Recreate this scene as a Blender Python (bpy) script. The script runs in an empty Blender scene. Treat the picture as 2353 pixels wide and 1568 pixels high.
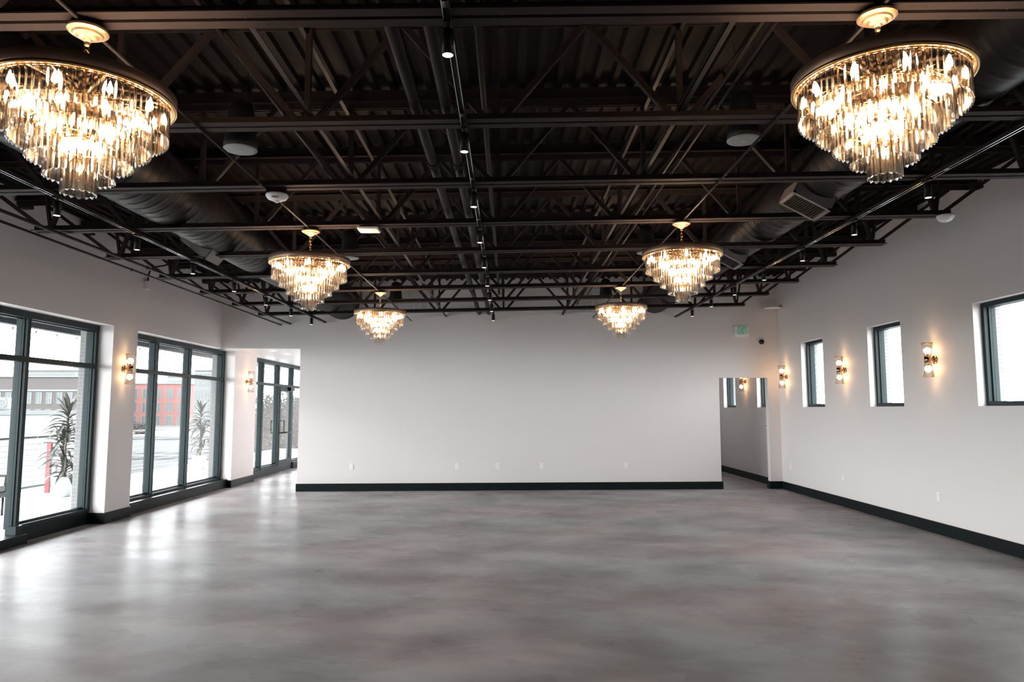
import bpy, math, random
from mathutils import Vector, Matrix
random.seed(7)
SC = bpy.context.scene
COL = SC.collection
PI = math.pi
HC = 1.63                      # eye height of the camera

# ------------------------------------------------------------------ camera
cam_d = bpy.data.cameras.new('camera')
cam = bpy.data.objects.new('camera', cam_d); COL.objects.link(cam)
cam_d.sensor_width = 36.0
cam_d.lens = 1640.0 / 2353.0 * 36.0
cam_d.clip_start = 0.05; cam_d.clip_end = 1500
cam.location = (0, 0, HC)
cam.rotation_euler = (math.radians(90 + 5.434), 0, math.radians(-0.297))
SC.camera = cam

# ------------------------------------------------------------------ world, light, exposure
w = bpy.data.worlds.new('sky'); SC.world = w; w.use_nodes = True
nt = w.node_tree; nt.nodes.clear()
wo = nt.nodes.new('ShaderNodeOutputWorld'); bg = nt.nodes.new('ShaderNodeBackground')
tc = nt.nodes.new('ShaderNodeTexCoord'); nz = nt.nodes.new('ShaderNodeTexNoise'); rp = nt.nodes.new('ShaderNodeValToRGB')
nz.inputs['Scale'].default_value = 2.2; nz.inputs['Detail'].default_value = 4
rp.color_ramp.elements[0].color = (0.90, 0.955, 0.985, 1); rp.color_ramp.elements[1].color = (1.0, 1.0, 1.0, 1)
nt.links.new(tc.outputs['Generated'], nz.inputs['Vector']); nt.links.new(nz.outputs['Fac'], rp.inputs['Fac'])
nt.links.new(rp.outputs['Color'], bg.inputs['Color']); nt.links.new(bg.outputs[0], wo.inputs[0])
bg.inputs['Strength'].default_value = 19.5                     # bright overcast sky

def portal(name, loc, rot, sx, sy):                           # daylight portals in the window openings
    l = bpy.data.lights.new(name, 'AREA'); l.shape = 'RECTANGLE'; l.size = sx; l.size_y = sy
    l.cycles.is_portal = True
    o = bpy.data.objects.new(name, l); COL.objects.link(o); o.location = loc; o.rotation_euler = rot
for y0, y1 in ((2.2, 5.2), (5.9, 10.4), (11.1, 15.0), (16.4, 23.0)):
    portal('daylight_portal', (-6.05, (y0 + y1) / 2, 1.5), (0, -PI / 2, 0), 2.7, y1 - y0)
for y0, y1 in ((6.4, 8.56), (10.17, 11.12), (12.72, 13.67), (15.2, 16.2), (17.7, 18.7)):
    portal('daylight_portal', (5.92, (y0 + y1) / 2, 2.28), (0, PI / 2, 0), 1.26, y1 - y0)

vs = SC.view_settings
vs.view_transform = 'Standard'; vs.look = 'None'; vs.gamma = 1.0; vs.use_curve_mapping = False
vs.exposure = 0.0
cy = SC.cycles
cy.use_denoising = True
cy.use_adaptive_sampling = True; cy.adaptive_threshold = 0.02
cy.max_bounces = 14; cy.diffuse_bounces = 6; cy.glossy_bounces = 5; cy.transmission_bounces = 12
cy.transparent_max_bounces = 40
cy.caustics_reflective = False; cy.caustics_refractive = False
cy.sample_clamp_indirect = 8.0; cy.blur_glossy = 0.5

# ------------------------------------------------------------------ materials
def srgb(r, g, b):
    f = lambda c: (c / 255 / 12.92) if c / 255 <= 0.04045 else ((c / 255 + 0.055) / 1.055) ** 2.4
    return (f(r), f(g), f(b), 1)
def mat(name, col, rough=0.5, metal=0.0, spec=0.5, noise=0.0, nscale=8.0, bump=0.0, bscale=60.0, emit=None, estr=0.0, coat=0.0):
    m = bpy.data.materials.new(name); m.use_nodes = True
    t = m.node_tree; b = t.nodes['Principled BSDF']
    c = col if len(col) == 4 else (*col, 1)
    b.inputs['Base Color'].default_value = c
    b.inputs['Roughness'].default_value = rough; b.inputs['Metallic'].default_value = metal
    b.inputs['Specular IOR Level'].default_value = spec; b.inputs['Coat Weight'].default_value = coat
    co = t.nodes.new('ShaderNodeTexCoord')
    if noise:
        n = t.nodes.new('ShaderNodeTexNoise'); n.inputs['Scale'].default_value = nscale; n.inputs['Detail'].default_value = 5
        mx = t.nodes.new('ShaderNodeMix'); mx.data_type = 'RGBA'
        mx.inputs['A'].default_value = tuple(x * (1 - noise) for x in c[:3]) + (1,)
        mx.inputs['B'].default_value = tuple(min(1, x * (1 + noise)) for x in c[:3]) + (1,)
        t.links.new(co.outputs['Object'], n.inputs['Vector']); t.links.new(n.outputs['Fac'], mx.inputs['Factor'])
        t.links.new(mx.outputs['Result'], b.inputs['Base Color'])
    if bump:
        n2 = t.nodes.new('ShaderNodeTexNoise'); n2.inputs['Scale'].default_value = bscale; n2.inputs['Detail'].default_value = 3
        bp = t.nodes.new('ShaderNodeBump'); bp.inputs['Strength'].default_value = bump; bp.inputs['Distance'].default_value = 0.01
        t.links.new(co.outputs['Object'], n2.inputs['Vector']); t.links.new(n2.outputs['Fac'], bp.inputs['Height'])
        t.links.new(bp.outputs[0], b.inputs['Normal'])
    if emit:
        b.inputs['Emission Color'].default_value = emit if len(emit) == 4 else (*emit, 1)
        b.inputs['Emission Strength'].default_value = estr
    return m
def clear_glass(name, tint, ior, transp, rough=0.0, glass=True):
    m = bpy.data.materials.new(name); m.use_nodes = True
    t = m.node_tree; t.nodes.clear()
    o = t.nodes.new('ShaderNodeOutputMaterial'); tr = t.nodes.new('ShaderNodeBsdfTransparent')
    tr.inputs[0].default_value = (*tint, 1)
    mx = t.nodes.new('ShaderNodeMixShader')
    if glass:
        g = t.nodes.new('ShaderNodeBsdfGlass'); g.inputs['IOR'].default_value = ior; g.inputs['Roughness'].default_value = rough
        g.inputs['Color'].default_value = (*tint, 1)
        mx.inputs[0].default_value = 1 - transp
        t.links.new(tr.outputs[0], mx.inputs[1]); t.links.new(g.outputs[0], mx.inputs[2])
    else:
        g = t.nodes.new('ShaderNodeBsdfGlossy'); g.inputs['Roughness'].default_value = rough
        # Schlick reflectance, the same from both sides of the thin sheet
        lw = t.nodes.new('ShaderNodeLayerWeight'); lw.inputs['Blend'].default_value = 0.5
        pw = t.nodes.new('ShaderNodeMath'); pw.operation = 'POWER'; pw.inputs[1].default_value = 5
        ml = t.nodes.new('ShaderNodeMath'); ml.operation = 'MULTIPLY_ADD'; f0 = ((ior - 1) / (ior + 1)) ** 2
        ml.inputs[1].default_value = 1 - f0; ml.inputs[2].default_value = f0
        t.links.new(lw.outputs['Facing'], pw.inputs[0]); t.links.new(pw.outputs[0], ml.inputs[0]); t.links.new(ml.outputs[0], mx.inputs[0])
        t.links.new(tr.outputs[0], mx.inputs[1]); t.links.new(g.outputs[0], mx.inputs[2])
    t.links.new(mx.outputs[0], o.inputs[0])
    return m
def concrete_floor():
    m = bpy.data.materials.new('polished_concrete'); m.use_nodes = True
    t = m.node_tree; b = t.nodes['Principled BSDF']; L = t.links.new
    co = t.nodes.new('ShaderNodeTexCoord')
    mp = t.nodes.new('ShaderNodeMapping'); mp.inputs['Location'].default_value = (3.1, 1.7, 0.37); mp.inputs['Rotation'].default_value = (0.21, 0.13, 0.5); mp.inputs['Scale'].default_value = (1, 1.5, 1)
    L(co.outputs['Object'], mp.inputs[0])
    n1 = t.nodes.new('ShaderNodeTexNoise'); n1.inputs['Scale'].default_value = 0.95; n1.inputs['Detail'].default_value = 5
    n1.inputs['Roughness'].default_value = 0.56; n1.inputs['Distortion'].default_value = 0.25
    n2 = t.nodes.new('ShaderNodeTexNoise'); n2.inputs['Scale'].default_value = 0.45; n2.inputs['Detail'].default_value = 3
    n3 = t.nodes.new('ShaderNodeTexNoise'); n3.inputs['Scale'].default_value = 1.6; n3.inputs['Detail'].default_value = 6
    for n in (n1, n2, n3): L(mp.outputs[0], n.inputs['Vector'])
    r1 = t.nodes.new('ShaderNodeValToRGB')
    e = r1.color_ramp.elements; r1.color_ramp.interpolation = 'EASE'; e[0].position = 0.22; e[0].color = (0.225, 0.208, 0.213, 1); e[1].position = 0.80; e[1].color = (0.430, 0.424, 0.420, 1)
    L(n1.outputs['Fac'], r1.inputs[0])
    r2 = t.nodes.new('ShaderNodeValToRGB')
    e = r2.color_ramp.elements; e[0].position = 0.40; e[0].color = (1.0, 1.0, 1.02, 1); e[1].position = 0.62; e[1].color = (1.045, 0.955, 0.96, 1)
    L(n2.outputs['Fac'], r2.inputs[0])
    mx = t.nodes.new('ShaderNodeMix'); mx.data_type = 'RGBA'; mx.blend_type = 'MULTIPLY'; mx.inputs['Factor'].default_value = 1
    L(r1.outputs[0], mx.inputs['A']); L(r2.outputs[0], mx.inputs['B']); L(mx.outputs['Result'], b.inputs['Base Color'])
    mr = t.nodes.new('ShaderNodeMapRange'); mr.inputs['From Min'].default_value = 0.35; mr.inputs['From Max'].default_value = 0.7
    mr.inputs['To Min'].default_value = 0.25; mr.inputs['To Max'].default_value = 0.34
    L(n3.outputs['Fac'], mr.inputs[0]); b.inputs['Roughness'].default_value = 0.9; b.inputs['Specular IOR Level'].default_value = 0.0
    gl = t.nodes.new('ShaderNodeBsdfGlossy'); L(mr.outputs[0], gl.inputs['Roughness'])     # worn sealer sheen
    lw = t.nodes.new('ShaderNodeLayerWeight'); lw.inputs['Blend'].default_value = 0.5
    pw = t.nodes.new('ShaderNodeMath'); pw.operation = 'POWER'; pw.inputs[1].default_value = 5
    ml = t.nodes.new('ShaderNodeMath'); ml.operation = 'MULTIPLY_ADD'; ml.inputs[1].default_value = 0.18; ml.inputs[2].default_value = 0.020
    ms = t.nodes.new('ShaderNodeMixShader')
    L(lw.outputs['Facing'], pw.inputs[0]); L(pw.outputs[0], ml.inputs[0]); L(ml.outputs[0], ms.inputs[0])
    L(b.outputs[0], ms.inputs[1]); L(gl.outputs[0], ms.inputs[2]); L(ms.outputs[0], t.nodes['Material Output'].inputs['Surface'])
    return m
def brick_mat(name, c1, c2, mortar, scale, bump=0.4):
    m = bpy.data.materials.new(name); m.use_nodes = True
    t = m.node_tree; b = t.nodes['Principled BSDF']; L = t.links.new
    co = t.nodes.new('ShaderNodeTexCoord'); sp = t.nodes.new('ShaderNodeSeparateXYZ'); ad = t.nodes.new('ShaderNodeMath'); cb = t.nodes.new('ShaderNodeCombineXYZ')
    L(co.outputs['Object'], sp.inputs[0]); L(sp.outputs['X'], ad.inputs[0]); L(sp.outputs['Y'], ad.inputs[1])
    L(ad.outputs[0], cb.inputs['X']); L(sp.outputs['Z'], cb.inputs['Y'])
    br = t.nodes.new('ShaderNodeTexBrick'); br.inputs['Scale'].default_value = scale
    br.inputs['Color1'].default_value = (*c1, 1); br.inputs['Color2'].default_value = (*c2, 1); br.inputs['Mortar'].default_value = (*mortar, 1)
    br.inputs['Mortar Size'].default_value = 0.02
    L(cb.outputs[0], br.inputs['Vector']); L(br.outputs['Color'], b.inputs['Base Color'])
    bp = t.nodes.new('ShaderNodeBump'); bp.inputs['Strength'].default_value = bump; bp.invert = True
    L(br.outputs['Fac'], bp.inputs['Height']); L(bp.outputs[0], b.inputs['Normal'])
    b.inputs['Roughness'].default_value = 0.85
    return m

M = {}
M['wall'] = mat('painted_wall', (0.80, 0.748, 0.735), 0.62, noise=0.015, nscale=1.5, bump=0.03, bscale=180, spec=0.3)
M['wall_dim'] = mat('hall_dimming_wall', (0.22, 0.225, 0.23), 0.6, noise=0.015, nscale=1.5)  # dark tone put into the unseen hall wall so the hallway gets less light
M['soffit'] = mat('painted_soffit', (0.80, 0.78, 0.77), 0.35, noise=0.01, nscale=2)
M['floor'] = concrete_floor()
M['base'] = mat('dark_baseboard', (0.007, 0.011, 0.012), 0.42, spec=0.15, noise=0.15, nscale=5)
M['frame'] = mat('dark_green_grey_aluminium', (0.018, 0.029, 0.031), 0.45, spec=0.14, noise=0.08, nscale=4)
M['steel'] = mat('black_painted_steel', (0.037, 0.028, 0.028), 0.6, spec=0.06, noise=0.2, nscale=6)
M['deck'] = mat('black_painted_roof_deck', (0.0125, 0.0093, 0.0093), 0.65, spec=0.08, noise=0.25, nscale=3)
M['duct'] = mat('black_painted_duct', (0.012, 0.010, 0.0102), 0.42, spec=0.16, noise=0.2, nscale=4)
M['pipe'] = mat('black_painted_pipe', (0.024, 0.019, 0.019), 0.5, spec=0.15, noise=0.2, nscale=9)
M['blackmet'] = mat('satin_black_fixture', (0.006, 0.006, 0.006), 0.4, spec=0.2)
M['chrome'] = mat('bright_track_conductor', (0.75, 0.75, 0.75), 0.18, metal=1.0)
M['gold'] = mat('champagne_bronze', (0.60, 0.40, 0.23), 0.36, metal=0.85, noise=0.08, nscale=12)
M['rim'] = mat('dark_bronze_band', (0.36, 0.235, 0.165), 0.42, metal=0.8, noise=0.08, nscale=12)
M['goldbright'] = mat('polished_gold', (0.85, 0.52, 0.22), 0.2, metal=1.0)
M['copper'] = mat('brushed_copper_bronze', (0.52, 0.34, 0.22), 0.22, metal=1.0)
M['crystal'] = clear_glass('cut_crystal', (0.99, 0.965, 0.93), 1.52, 0.28, rough=0.11)
M['sconce_glass'] = clear_glass('ribbed_clear_glass', (0.99, 0.965, 0.945), 1.40, 0.62)
M['bulb'] = mat('lit_candle_bulb', (1, 0.8, 0.5), 0.3, emit=(1.0, 0.72, 0.46), estr=300)
M['sbulb'] = mat('lit_sconce_bulb', (1, 0.8, 0.5), 0.3, emit=(1.0, 0.62, 0.30), estr=105)
M['spot'] = mat('lit_spot_lens', (1, 0.9, 0.8), 0.3, emit=(1.0, 0.72, 0.52), estr=3.4)
M['downlight'] = mat('lit_downlight_lens', (1, 1, 1), 0.3, emit=(1.0, 0.95, 0.9), estr=3.0)
M['pane'] = clear_glass('window_glass', (0.97, 0.985, 0.985), 1.35, 0.9, glass=False)
M['white'] = mat('white_plastic', (0.93, 0.93, 0.93), 0.35, noise=0.01)
M['slot'] = mat('dark_slot', (0.03, 0.03, 0.03), 0.6)
M['spk'] = mat('grey_speaker_grille', (0.34, 0.36, 0.36), 0.7, bump=0.3, bscale=900)
M['spkbody'] = mat('black_speaker_body', (0.006, 0.006, 0.006), 0.6)
M['red'] = mat('red_lettering', (0.45, 0.01, 0.02), 0.5)
M['green'] = mat('exit_green_lettering', (0.05, 0.33, 0.20), 0.5, emit=(0.12, 0.62, 0.38), estr=0.16)
M['redled'] = mat('red_indicator', (0.8, 0.1, 0.08), 0.4, emit=(1, 0.25, 0.2), estr=1.5)
M['grille'] = mat('grey_register', (0.20, 0.18, 0.18), 0.45)
M['louvre'] = mat('white_louvre', (0.70, 0.67, 0.66), 0.5)
M['deckout'] = mat('balcony_paving', (0.66, 0.67, 0.67), 0.7, noise=0.08, nscale=2)
M['canopy'] = mat('grey_canopy_steel', (0.030, 0.034, 0.037), 0.5, noise=0.1, nscale=3)
M['whitebrick'] = brick_mat('white_painted_brick', (0.200, 0.194, 0.191), (0.215, 0.209, 0.206), (0.13, 0.126, 0.125), 4.6, 0.5)
M['brownbrick'] = brick_mat('brown_brick', (0.022, 0.0175, 0.017), (0.031, 0.025, 0.024), (0.035, 0.033, 0.033), 1.2, 0.1)
M['redfac'] = mat('red_facade', (0.100, 0.031, 0.027), 0.8, noise=0.1, nscale=0.3)
M['greyfac'] = mat('pale_grey_facade', (0.056, 0.060, 0.061), 0.8, noise=0.06, nscale=0.3)
M['whitefac'] = mat('white_facade', (0.075, 0.078, 0.078), 0.8, noise=0.04, nscale=0.3)
M['darkfac'] = mat('dark_facade', (0.020, 0.022, 0.023), 0.7)
M['farglass'] = mat('far_window_glass', (0.030, 0.037, 0.038), 0.4)
M['roofwhite'] = mat('white_roof_membrane', (0.10, 0.104, 0.104), 0.75, noise=0.06, nscale=0.4)
M['asphalt'] = mat('pale_street', (0.12, 0.125, 0.125), 0.9, noise=0.1, nscale=0.1)
M['leaf'] = mat('dark_strap_leaf', (0.020, 0.023, 0.014), 0.45, noise=0.3, nscale=5)
M['trunk'] = mat('plant_cane', (0.12, 0.10, 0.085), 0.8, bump=0.5)
M['pot'] = mat('pale_planter', (0.55, 0.55, 0.55), 0.6)
M['soil'] = mat('soil', (0.03, 0.022, 0.016), 0.9, bump=0.6, bscale=40)
M['foliage'] = mat('grey_green_foliage', (0.0125, 0.013, 0.0105), 0.75, spec=0.2, noise=0.5, nscale=0.8)
M['railing'] = mat('dark_railing', (0.012, 0.016, 0.016), 0.4)
M['redpaint'] = mat('red_painted_post', (0.14, 0.008, 0.014), 0.4)
M['wicker'] = mat('grey_woven_wicker', (0.05, 0.05, 0.05), 0.7, bump=0.8, bscale=120)
M['cushion'] = mat('white_cushion', (0.2, 0.2, 0.2), 0.8)

# ------------------------------------------------------------------ mesh helpers
class MB:
    def __init__(s): s.v = []; s.f = []; s.sm = []
    def add(s, vs, fs, smooth=False):
        n = len(s.v); s.v += [tuple(p) for p in vs]; s.f += [tuple(i + n for i in f) for f in fs]; s.sm += [smooth] * len(fs); return s
    def box(s, x0, x1, y0, y1, z0, z1, fn=None):
        vs = [(x, y, z) for z in (z0, z1) for y in (y0, y1) for x in (x0, x1)]
        if fn: vs = [fn(*p) for p in vs]
        return s.add(vs, [(0, 2, 3, 1), (4, 5, 7, 6), (0, 1, 5, 4), (2, 6, 7, 3), (0, 4, 6, 2), (1, 3, 7, 5)])
    def beam(s, a, b, wd, h, up=(0, 0, 1)):
        a = Vector(a); b = Vector(b); d = (b - a).normalized(); u = Vector(up)
        r = d.cross(u)
        if r.length < 1e-4: u = Vector((1, 0, 0)); r = d.cross(u)
        r.normalize(); u = r.cross(d).normalized()
        vs = [p + r * sx * wd / 2 + u * sz * h / 2 for p in (a, b) for sx, sz in ((-1, -1), (1, -1), (1, 1), (-1, 1))]
        return s.add(vs, [(0, 1, 2, 3), (7, 6, 5, 4), (0, 4, 5, 1), (1, 5, 6, 2), (2, 6, 7, 3), (3, 7, 4, 0)])
    def tube(s, pts, r, n=10, caps=True, smooth=True):
        pts = [Vector(p) for p in pts]; rs = r if isinstance(r, (list, tuple)) else [r] * len(pts)
        vs = []; fs = []
        ref = None
        for i, p in enumerate(pts):
            d = (pts[min(i + 1, len(pts) - 1)] - pts[max(i - 1, 0)]).normalized()
            if ref is None: ref = d.orthogonal().normalized()
            ref = (ref - d * ref.dot(d)).normalized(); q = d.cross(ref)
            vs += [p + (ref * math.cos(2 * PI * k / n) + q * math.sin(2 * PI * k / n)) * rs[i] for k in range(n)]
        for i in range(len(pts) - 1):
            for k in range(n):
                k2 = (k + 1) % n; fs.append((i * n + k, i * n + k2, (i + 1) * n + k2, (i + 1) * n + k))
        s.add(vs, fs, smooth)
        if caps:
            b = len(s.v) - len(vs)
            s.f.append(tuple(b + k for k in range(n))[::-1]); s.sm.append(False)
            s.f.append(tuple(b + (len(pts) - 1) * n + k for k in range(n))); s.sm.append(False)
        return s
    def lathe(s, prof, n=32, c=(0, 0, 0), axis='z', flute=0, famp=0.0, smooth=True, closed=False):
        vs = []; fs = []
        for r, z in prof:
            for k in range(n):
                a = 2 * PI * k / n; rr = r * (1 + famp * math.cos(flute * a)) if flute else r
                x, y = rr * math.cos(a), rr * math.sin(a)
                p = (x, y, z) if axis == 'z' else ((z, x, y) if axis == 'x' else (x, z, y))
                vs.append((c[0] + p[0], c[1] + p[1], c[2] + p[2]))
        m = len(prof)
        for i in range(m if closed else m - 1):
            i2 = (i + 1) % m
            for k in range(n):
                k2 = (k + 1) % n; fs.append((i * n + k, i * n + k2, i2 * n + k2, i2 * n + k))
        return s.add(vs, fs, smooth)
    def mesh(s, name, m):
        me = bpy.data.meshes.new(name); me.from_pydata(s.v, [], s.f); me.materials.append(m)
        me.polygons.foreach_set('use_smooth', s.sm); me.update(); return me
    def build(s, name, m, parent=None, loc=None):
        return obj(name, s.mesh(name, m), parent, loc)
def obj(name, me, parent=None, loc=None, rot=None):
    o = bpy.data.objects.new(name, me); COL.objects.link(o)
    if parent is not None: o.parent = parent
    if loc is not None: o.location = loc
    if rot is not None: o.rotation_euler = rot
    return o
def tag(o, label=None, cat=None, group=None, kind=None):
    if label: o['label'] = label
    if cat: o['category'] = cat
    if group: o['group'] = group
    if kind: o['kind'] = kind
    return o
def empty(name, loc=(0, 0, 0), rz=0, label=None, cat=None, group=None, kind=None):
    o = bpy.data.objects.new(name, None); COL.objects.link(o); o.location = loc; o.rotation_euler = (0, 0, rz); o.empty_display_size = 0.1
    return tag(o, label, cat, group, kind)
def copy_tree(o, parent=None):
    c = o.copy(); COL.objects.link(c)
    if parent is not None: c.parent = parent
    for ch in list(o.children): copy_tree(ch, c)
    return c
def bx(x0, x1, y0, y1, z0, z1): return MB().box(x0, x1, y0, y1, z0, z1)
def bevel(o, wd=0.003, seg=2):
    b = o.modifiers.new('bevel', 'BEVEL'); b.width = wd; b.segments = seg; b.limit_method = 'ANGLE'; return o
def structure(o, label, **k): return tag(o, label, kind='structure', **k)
PIT = math.radians(5.434); YAW = math.radians(0.297)
def at(px, py, Y):                       # world point of a photo pixel at depth Y
    x, y = (px - 1176.5) / 1640, (784 - py) / 1640
    d = Vector((x, math.cos(PIT) - y * math.sin(PIT), math.sin(PIT) + y * math.cos(PIT)))
    d = Vector((d.x * math.cos(YAW) + d.y * math.sin(YAW), -d.x * math.sin(YAW) + d.y * math.cos(YAW), d.z))
    return Vector((0, 0, HC)) + d * (Y / d.y)
def text_mesh(body, size, depth, name, m):
    cu = bpy.data.curves.new(name, 'FONT'); cu.body = body; cu.size = size; cu.extrude = depth; cu.offset = size * 0.012; cu.align_x = 'CENTER'; cu.align_y = 'CENTER'
    o = bpy.data.objects.new(name, cu); COL.objects.link(o)
    dg = bpy.context.evaluated_depsgraph_get(); me = bpy.data.meshes.new_from_object(o.evaluated_get(dg))
    bpy.data.objects.remove(o); me.name = name; me.materials.clear(); me.materials.append(m); return me

# ------------------------------------------------------------------ room shell
XL, XR = -5.76, 5.635
YB = lambda X: 14.561 + 0.0465 * X            # the back wall is slightly skewed
bw = lambda x, y, z: (x, YB(x) + y, z)        # y = offset behind its face
ZH = 2.84                                     # head height of storefront openings
CH = lambda X: HC + 1.846 + 0.0225 * X        # underside of joist bottom chords (roof slopes)
JD = 0.71
DK = lambda X: CH(X) + JD + 0.10              # underside of roof deck
YN, YF = -4.2, 24.0

structure(bx(-6.3, 6.2, YN - 0.2, YF, -0.2, 0).build('floor', M['floor']), 'polished grey concrete floor with cloudy darker mottling')

# left wall: piers between storefront windows plus the band above them
wl = MB()
def zbox(mb, x0, x1, y0, y1, z0):            # top follows the deck
    mb.add([(x0, y0, z0), (x1, y0, z0), (x1, y1, z0), (x0, y1, z0), (x0, y0, DK(x0) + .05), (x1, y0, DK(x1) + .05), (x1, y1, DK(x1) + .05), (x0, y1, DK(x0) + .05)],
           [(3, 2, 1, 0), (4, 5, 6, 7), (0, 1, 5, 4), (1, 2, 6, 5), (2, 3, 7, 6), (3, 0, 4, 7)])
zbox(wl, XL - 0.22, XL, YN, 14.6, ZH)
piers = ((YN, 2.2), (5.25, 5.85), (10.39, 11.07), (15.05, 16.36))
for a, b in piers: wl.box(XL - 0.22, XL, a, b, 0, ZH)
structure(wl.build('wall_left', M['wall']), 'off-white painted left wall with two window piers')
for i, (a, b) in enumerate(piers):           # outer leaf of the piers, painted brick
    o = MB().box(XL - 0.48, XL - 0.222, a, b, -0.018, ZH - 0.025).build('brick_pier', M['whitebrick'])
    if i in (2, 3):
        tag(o, ('white painted brick pier outside between the two big left windows', 'white painted brick pier outside at the far end of the second left window')[i - 2], 'pier')
    else: o['kind'] = 'structure'; o.name = 'wall_outer'
bxo = bx(XL - 0.40, XL - 0.22, YN, 24, ZH + 0.46, 4.6).build('wall_outer', M['whitebrick']); bxo['kind'] = 'structure'
bxo = bx(XL - 0.40, XL - 0.22, YN, 24, ZH - 0.02, ZH + 0.46).build('wall_outer', M['canopy']); bxo['kind'] = 'structure'

# right wall with punched windows
rw = [(6.4, 8.56), (10.17, 11.12), (12.72, 13.67), (15.22, 16.18), (17.72, 18.68)]
z0w, z1w = HC + 0.035, HC + 1.275
wr = MB(); y = YN
for a, b in rw + [(YF, YF)]:
    wr.box(XR, XR + 0.34, y, a, 0, DK(XR) + .05)
    if b > a: wr.box(XR, XR + 0.34, a, b, 0, z0w); wr.box(XR, XR + 0.34, a, b, z1w, DK(XR) + .05)
    y = b
structure(wr.build('wall_right', M['wall']), 'off-white painted right wall with high punched windows')

# back wall (partition) with doorway on the right, vestibule opening on the left
wb = MB()
xa, xb, xc, zd = -4.19, 4.36, 5.385, HC + 0.643
def bbox(x0, x1, y0, y1, z0, z1=None):
    if z1 is None:
        vs = []
        for (x, yy) in ((x0, y0), (x1, y0), (x1, y1), (x0, y1)): vs.append(bw(x, yy, z0))
        for (x, yy) in ((x0, y0), (x1, y0), (x1, y1), (x0, y1)): vs.append(bw(x, yy, DK(x) + .05))
        wb.add(vs, [(3, 2, 1, 0), (4, 5, 6, 7), (0, 1, 5, 4), (1, 2, 6, 5), (2, 3, 7, 6), (3, 0, 4, 7)])
    else: wb.box(x0, x1, y0, y1, z0, z1, bw)
bbox(xa, xb, 0, 0.15, 0); bbox(xb, xc, 0, 0.15, zd); bbox(xc, XR + .02, 0, 0.15, 0); bbox(XL - .02, xa, 0, 0.15, ZH)
structure(wb.build('wall_back', M['wall']), 'off-white painted back wall with a doorway at its right end')
# vestibule ceiling, hallway walls and ceilings
structure(MB().add([bw(XL - .3, 0.15, ZH), bw(xa, 0.15, ZH), (xa, YF, ZH), (XL - .3, YF, ZH), bw(XL - .3, 0.15, ZH + .1), bw(xa, 0.15, ZH + .1), (xa, YF, ZH + .1), (XL - .3, YF, ZH + .1)],
    [(0, 1, 2, 3), (7, 6, 5, 4), (0, 4, 5, 1), (2, 6, 7, 3)]).build('ceiling_vestibule', M['soffit']), 'white vestibule ceiling beyond the opening at the left')
structure(bx(xa, xa + .12, 14.6, YF, 0, 4.3).build('wall_vestibule', M['wall']), 'white side wall of the vestibule')
structure(bx(3.6, 3.72, 14.9, YF, 0, 4.3).build('wall_hall', M['wall_dim']), 'unseen side wall of the hallway behind the doorway, coloured dark to dim the hall')
structure(bx(3.6, XR, 14.98, YF, 3.0, 3.1).build('ceiling_hall', M['soffit']), 'white hallway ceiling behind the doorway')
structure(bx(3.72, XR, 19.2, 19.35, 0, 3.0).build('wall_hall_end', M['wall']), 'hallway end wall')
structure(bx(XL - .4, XR + .34, YF, YF + .2, 0, 4.6).build('wall_far', M['wall']), 'white end wall behind the rooms')
structure(bx(XL - .4, XR + .34, YN - .2, YN, 0, 4.6).build('wall_front', M['wall']), 'off-white wall behind the camera')

# roof deck: corrugated, flutes run along the room
dk = MB(); prof = []
x = XL - 0.4; p = 0.1524
while x < XR + 0.4:
    prof += [(x, 0.0), (x + 0.045, 0.0), (x + 0.060, 0.038), (x + 0.1374, 0.038)]; x += p
vs = []
for yy in (YN - .2, YF + .2):
    for (px_, h) in prof: vs.append((px_, yy, DK(px_) + h))
n = len(prof)
dk.add(vs, [(i, i + 1, n + i + 1, n + i) for i in range(n - 1)])
vs2 = [(x_, y_, DK(x_) + .09 + t) for t in (0, .1) for (x_, y_) in ((XL - .4, YN - .2), (XR + .4, YN - .2), (XR + .4, YF + .2), (XL - .4, YF + .2))]
dk.add(vs2, [(3, 2, 1, 0), (4, 5, 6, 7), (0, 1, 5, 4), (1, 2, 6, 5), (2, 3, 7, 6), (3, 0, 4, 7)])
structure(dk.build('ceiling', M['deck']), 'black painted corrugated metal roof deck')

# baseboards
BH = 0.152
bb = MB()
bb.box(XR - 0.016, XR, YN, YB(XR), 0, BH)
structure(bb.build('baseboard_right', M['base']), 'tall black baseboard along the right wall')
bb = MB().box(XR - 0.016, XR, YB(XR) + .15, 19.2, 0, BH)
structure(bb.build('baseboard_hall', M['base']), 'black baseboard in the hallway behind the doorway')
bb = MB().box(xa - .016, xb + .03, -0.016, 0, 0, BH, bw).box(xa - .016, xa, 0, .15, 0, BH, bw).box(xb, xb + .03, 0, .15, 0, BH, bw)
structure(bb.build('baseboard_back', M['base']), 'tall black baseboard along the back wall')
bb = MB().box(xc - .03, XR - .016, -0.016, 0, 0, BH, bw).box(xc - .03, xc, 0, .15, 0, BH, bw)
structure(bb.build('baseboard_stub', M['base']), 'short black baseboard on the narrow wall stub right of the doorway')
bb = MB()
for a, b in piers: bb.box(XL, XL + .016, a, b, 0, BH); bb.box(XL - .22, XL + .016, a - .016, a, 0, BH); bb.box(XL - .22, XL + .016, b, b + .016, 0, BH)
structure(bb.build('baseboard_left', M['base']), 'black baseboard wrapping the left window piers')

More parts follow.
